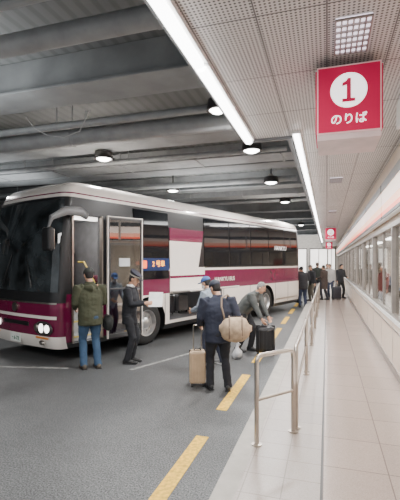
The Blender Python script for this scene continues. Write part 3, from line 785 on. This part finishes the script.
    for i in (0, 1):
        q = V((feet[i][0], feet[i][1], 0)); u = MB(); Rz = Matrix.Rotation(footdir[i], 3, 'Z')
        for (yy, zz, r) in ((-.06, .05, (.04, .05, .05)), (.03, .045, (.043, .09, .045)), (.13, .033, (.046, .07, .033))):
            u.ell(q+Rz @ V((0, yy, zz)), r, Rz, 16, 10)
        o = fin(u, 'shoe', M('shoe_'+'_'.join('%.2f' % c for c in shoe), shoe, .5), .009, 2)
        for v in o.data.vertices: v.co.z = max(v.co.z, .002)
        so = MB(); so.box(q+Rz @ V((0, .04, .009)), (.088, .27, .018), R=Rz); sc(so); so.obj('shoe_sole', WHITE if sum(shoe) > .5 else BLACK, p, bevel=.008)
    hm = M('hair_'+'_'.join('%.2f' % c for c in haircol), haircol, .7, noise_amt=.3, nscale=40, bump=.6, bscale=90)
    hb = MB(); hb.ell(hc+R @ V((0, -.016, .026)), (.081, .095, .100), R, 22, 14); hb.ell(hc+R @ V((0, -.042, -.015)), (.070, .058, .066), R, 18, 12)
    o = fin(hb, 'hair', hm, max(vox, .010), 1, .006)
    Ri = R.transposed()
    for v in o.data.vertices:
        l_ = Ri @ (v.co/s-hc)
        if l_.y > .02 and l_.z < .06:
            l_.y = .02+(l_.y-.02)*.1; l_.x *= .85; v.co = (hc+R @ l_)*s
    cmn = M('cap_'+'_'.join('%.2f' % c for c in capcol), capcol, .7)
    if hair == 'beanie':
        kb = MB(); kb.ell(hc+R @ V((0, -.012, .045)), (.092, .106, .098), R, 22, 14, zmin=-.01); sc(kb); kb.obj('knit_hat', cmn, p, smooth=True)
    elif hair in ('cap', 'peaked'):
        kb = MB()
        if hair == 'peaked':
            kb.sweep([hc+R @ V((0, -.01, .055)), hc+R @ V((0, -.01, .095)), hc+R @ V((0, -.005, .13)), hc+R @ V((0, 0, .145))], [(.09, .105), (.092, .107), (.12, .135), (.09, .1)], 24, side=R @ V((1, 0, 0)), cap=.1)
        else: kb.ell(hc+R @ V((0, -.012, .045)), (.09, .104, .095), R, 22, 14, zmin=0)
        sc(kb); kb.obj('cap_crown', cmn, p, smooth=True)
        br = MB(); br.ell(hc+R @ V((0, .115, .052)), (.07, .065, .008), R, 18, 8); sc(br); br.obj('cap_brim', cmn, p, smooth=True)
        if hair == 'peaked':
            bd = MB(); bd.sweep([hc+R @ V((0, -.01, .062)), hc+R @ V((0, -.01, .085))], [(.094, .109), (.095, .11)], 24, side=R @ V((1, 0, 0)), cap=0); sc(bd)
            bd.obj('cap_band', M('silver_band', (.6, .58, .5), .4), p, smooth=True)
    return p, s

def plocal(pp, q):
    a = pp.rotation_euler[2]; q = V(q); return V((pp.location.x+q.x*math.cos(a)-q.y*math.sin(a), pp.location.y+q.x*math.sin(a)+q.y*math.cos(a), pp.location.z+q.z))

A, s = person('person in olive green jacket and blue jeans facing the bus door', (-4.03, 6.22, 0), 48, 1.78, lean=.06, hands=((-.2, .24, 1.02), (.2, .28, 1.05)),
              feet=((-.11, .02), (.12, -.04)), head=(.1, .25), jacket=(.048, .052, .028), pants=(.035, .075, .14), shoe=(.1, .08, .06), hair='beanie', capcol=(.03, .033, .03), fat=1.15, hood=True)
q = plocal(A, (.32, .0, .80))
duffel(q, rad(48+90), (.30, .08, .14), (.015, .017, .016), 'black shoulder bag hanging at a person\'s side')
B, s = person('person in black uniform and peaked cap reading papers', (-3.54, 6.78, 0), -82, 1.70, lean=.05, hands=((-.10, .33, 1.13), (.10, .33, 1.15)), feet=((-.09, .02), (.09, .0)),
              head=(-.1, .4), jacket=(.012, .013, .018), pants=(.013, .014, .018), shoe=(.02, .02, .02), hair='peaked', capcol=(.015, .016, .03), shirt=True)
q = plocal(B, (-.02, .50, 1.20))
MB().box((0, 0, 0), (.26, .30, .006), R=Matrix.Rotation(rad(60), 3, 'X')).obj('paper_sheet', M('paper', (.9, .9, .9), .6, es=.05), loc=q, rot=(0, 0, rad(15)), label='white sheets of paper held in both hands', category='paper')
Cp, s = person('person in navy jacket holding a suitcase handle, bag on back', (-1.55, 5.79, 0), 26, 1.62, lean=.12, hands=((-.26, .22, .99), (.22, .16, 1.12)),
               feet=((-.13, .03), (.14, -.07)), footdir=(.2, -.2), head=(.5, .35), jacket=(.018, .022, .04), pants=(.015, .016, .022), shoe=(.025, .025, .028), hair='beanie', capcol=(.02, .024, .04), fat=1.2)
q = plocal(Cp, (.19, -.31, .95))
duffel(q, rad(26-12), (.40, .15, .175), (.42, .31, .21), 'round beige canvas duffel bag carried on the back',
       strap=[(-.15, .0, .12), (-.20, .08, .30), (-.2, .16, .42), (-.12, .27, .46), (-.05, .4, .38), (-.02, .44, .2)])
suitcase((-1.90, 5.86, 0), rad(20), (.25, .22, .54), (.50, .36, .23), 'gold-beige hard shell cabin suitcase with raised handle', .38)
D_, s = person('person in pale grey-blue jacket and blue cap near the luggage bay', (-1.98, 7.15, 0), 62, 1.68, lean=.35, crouch=.03, hands=((-.2, .42, 1.0), (.2, .40, .92)), feet=((-.12, .1), (.12, -.08)),
               head=(.2, .2), jacket=(.24, .28, .33), pants=(.03, .035, .06), shoe=(.3, .3, .3), hair='cap', capcol=(.04, .10, .3), mask=True)
E_, s = person('grey-haired person in grey jacket bending over a black case', (-1.66, 8.42, 0), -105, 1.68, lean=.72, crouch=.05, hands=((-.12, .50, .74), (.16, .48, .72)), feet=((-.13, .08), (.13, -.10)),
               head=(.1, .15), jacket=(.085, .092, .09), pants=(.02, .02, .024), shoe=(.04, .04, .04), hair='hair', haircol=(.20, .195, .19), fat=1.15)
suitcase((-1.20, 8.22, .0), rad(15), (.38, .26, .60), (.015, .015, .017), 'soft black travel case standing tilted on the asphalt', 0, bev=.09)
pb = MB().sweep([(0, 0, .02), (0, 0, .06), (.01, 0, .14), (-.01, 0, .2), (.01, 0, .25), (.03, 0, .30)], [(.08, .06), (.11, .08), (.09, .07), (.05, .035), (.025, .02), (.035, .01)], 24)
o = pb.obj('carrier_bag', M('white_plastic', (.58, .58, .6), .5), smooth='all', loc=(-1.68, 7.7, 0), label='soft white plastic carrier bag on the ground', category='bag')
for v in o.data.vertices: v.co += v.normal*noise.noise(v.co*22)*.045; v.co.z = max(v.co.z, 0)
q = busw(3.8, .7); suitcase((q.x, q.y, .485), rad(71.6), (.45, .26, .52), (.02, .025, .04), 'dark blue suitcase stowed in the luggage bay', 0)
q = busw(4.5, .75); suitcase((q.x, q.y, .485), rad(71.6), (.42, .26, .50), (.12, .12, .13), 'dark grey suitcase stowed in the luggage bay', 0)
crowd = [((-.98, 17.4, 0), 15, (.02, .02, .024), (.03, .04, .08), 1.72, 'person in black jacket and jeans waiting at the curb', .14),
         ((-1.25, 19.3, 0), -40, (.03, .035, .05), (.05, .05, .07), 1.68, 'person in dark blue jacket behind the bus', .1),
         ((-.62, 18.6, .15), 120, (.025, .025, .03), (.12, .11, .09), 1.60, 'person in black jacket and tan trousers on the platform', .12),
         ((-.12, 19.4, .15), 60, (.05, .035, .03), (.03, .03, .04), 1.6, 'person in dark brown coat on the platform', .35),
         ((.18, 20.8, .15), 150, (.5, .47, .45), (.04, .05, .09), 1.66, 'person in pale jacket and jeans on the platform', .12),
         ((.62, 20.6, .15), 220, (.03, .03, .035), (.02, .02, .02), 1.64, 'person in black padded jacket on the platform', .1),
         ((-.5, 22.2, .15), 0, (.03, .035, .03), (.03, .03, .04), 1.7, 'person in dark green jacket on the platform', .12),
         ((-.0, 24, .15), 180, (.3, .22, .16), (.02, .02, .02), 1.64, 'person in tan coat on the platform', .3)]
for i, (l_, h_, jc, pc, H_, lb, hm_) in enumerate(crowd):
    hd = ((-.22, .25, 1.05), (.24, .05, .82)) if i % 2 else ((-.26, .0, .84), (.2, .28, 1.2))
    person(lb, l_, h_, H_, jacket=jc, pants=pc, vox=.022, fat=1.05+.15*random.random(), group='waiting passengers', hem=hm_, head=(random.uniform(-.7, .7), random.uniform(0, .4)), lean=random.uniform(0, .15),
           feet=((-.12, random.uniform(-.12, .12)), (.12, random.uniform(-.12, .1))), hands=hd, hair='beanie' if i in (2, 6) else 'hair', capcol=(.15, .12, .1))
for (l_, h_, jc, lb) in [((1.75, 9.3, .15), 90, (.5, .48, .46), 'person in pale top inside the waiting room'), ((2.2, 12.2, .15), 60, (.03, .04, .06), 'person in dark jacket inside the waiting room'), ((1.8, 14.6, .15), 120, (.2, .05, .05), 'person in red top inside the waiting room')]:
    person(lb, l_, h_, 1.65, jacket=jc, vox=.022, group='people in the waiting room')
suitcase((.42, 19.7, .15), .3, (.40, .28, .60), (.03, .03, .04), 'black suitcase standing on the platform', .2)

bpy.data.scenes.remove(TMP)
w = bpy.data.worlds.new('world'); bpy.context.scene.world = w; w.use_nodes = True
w.node_tree.nodes['Background'].inputs[0].default_value = (.9, .95, 1, 1)
w.node_tree.nodes['Background'].inputs[1].default_value = .55
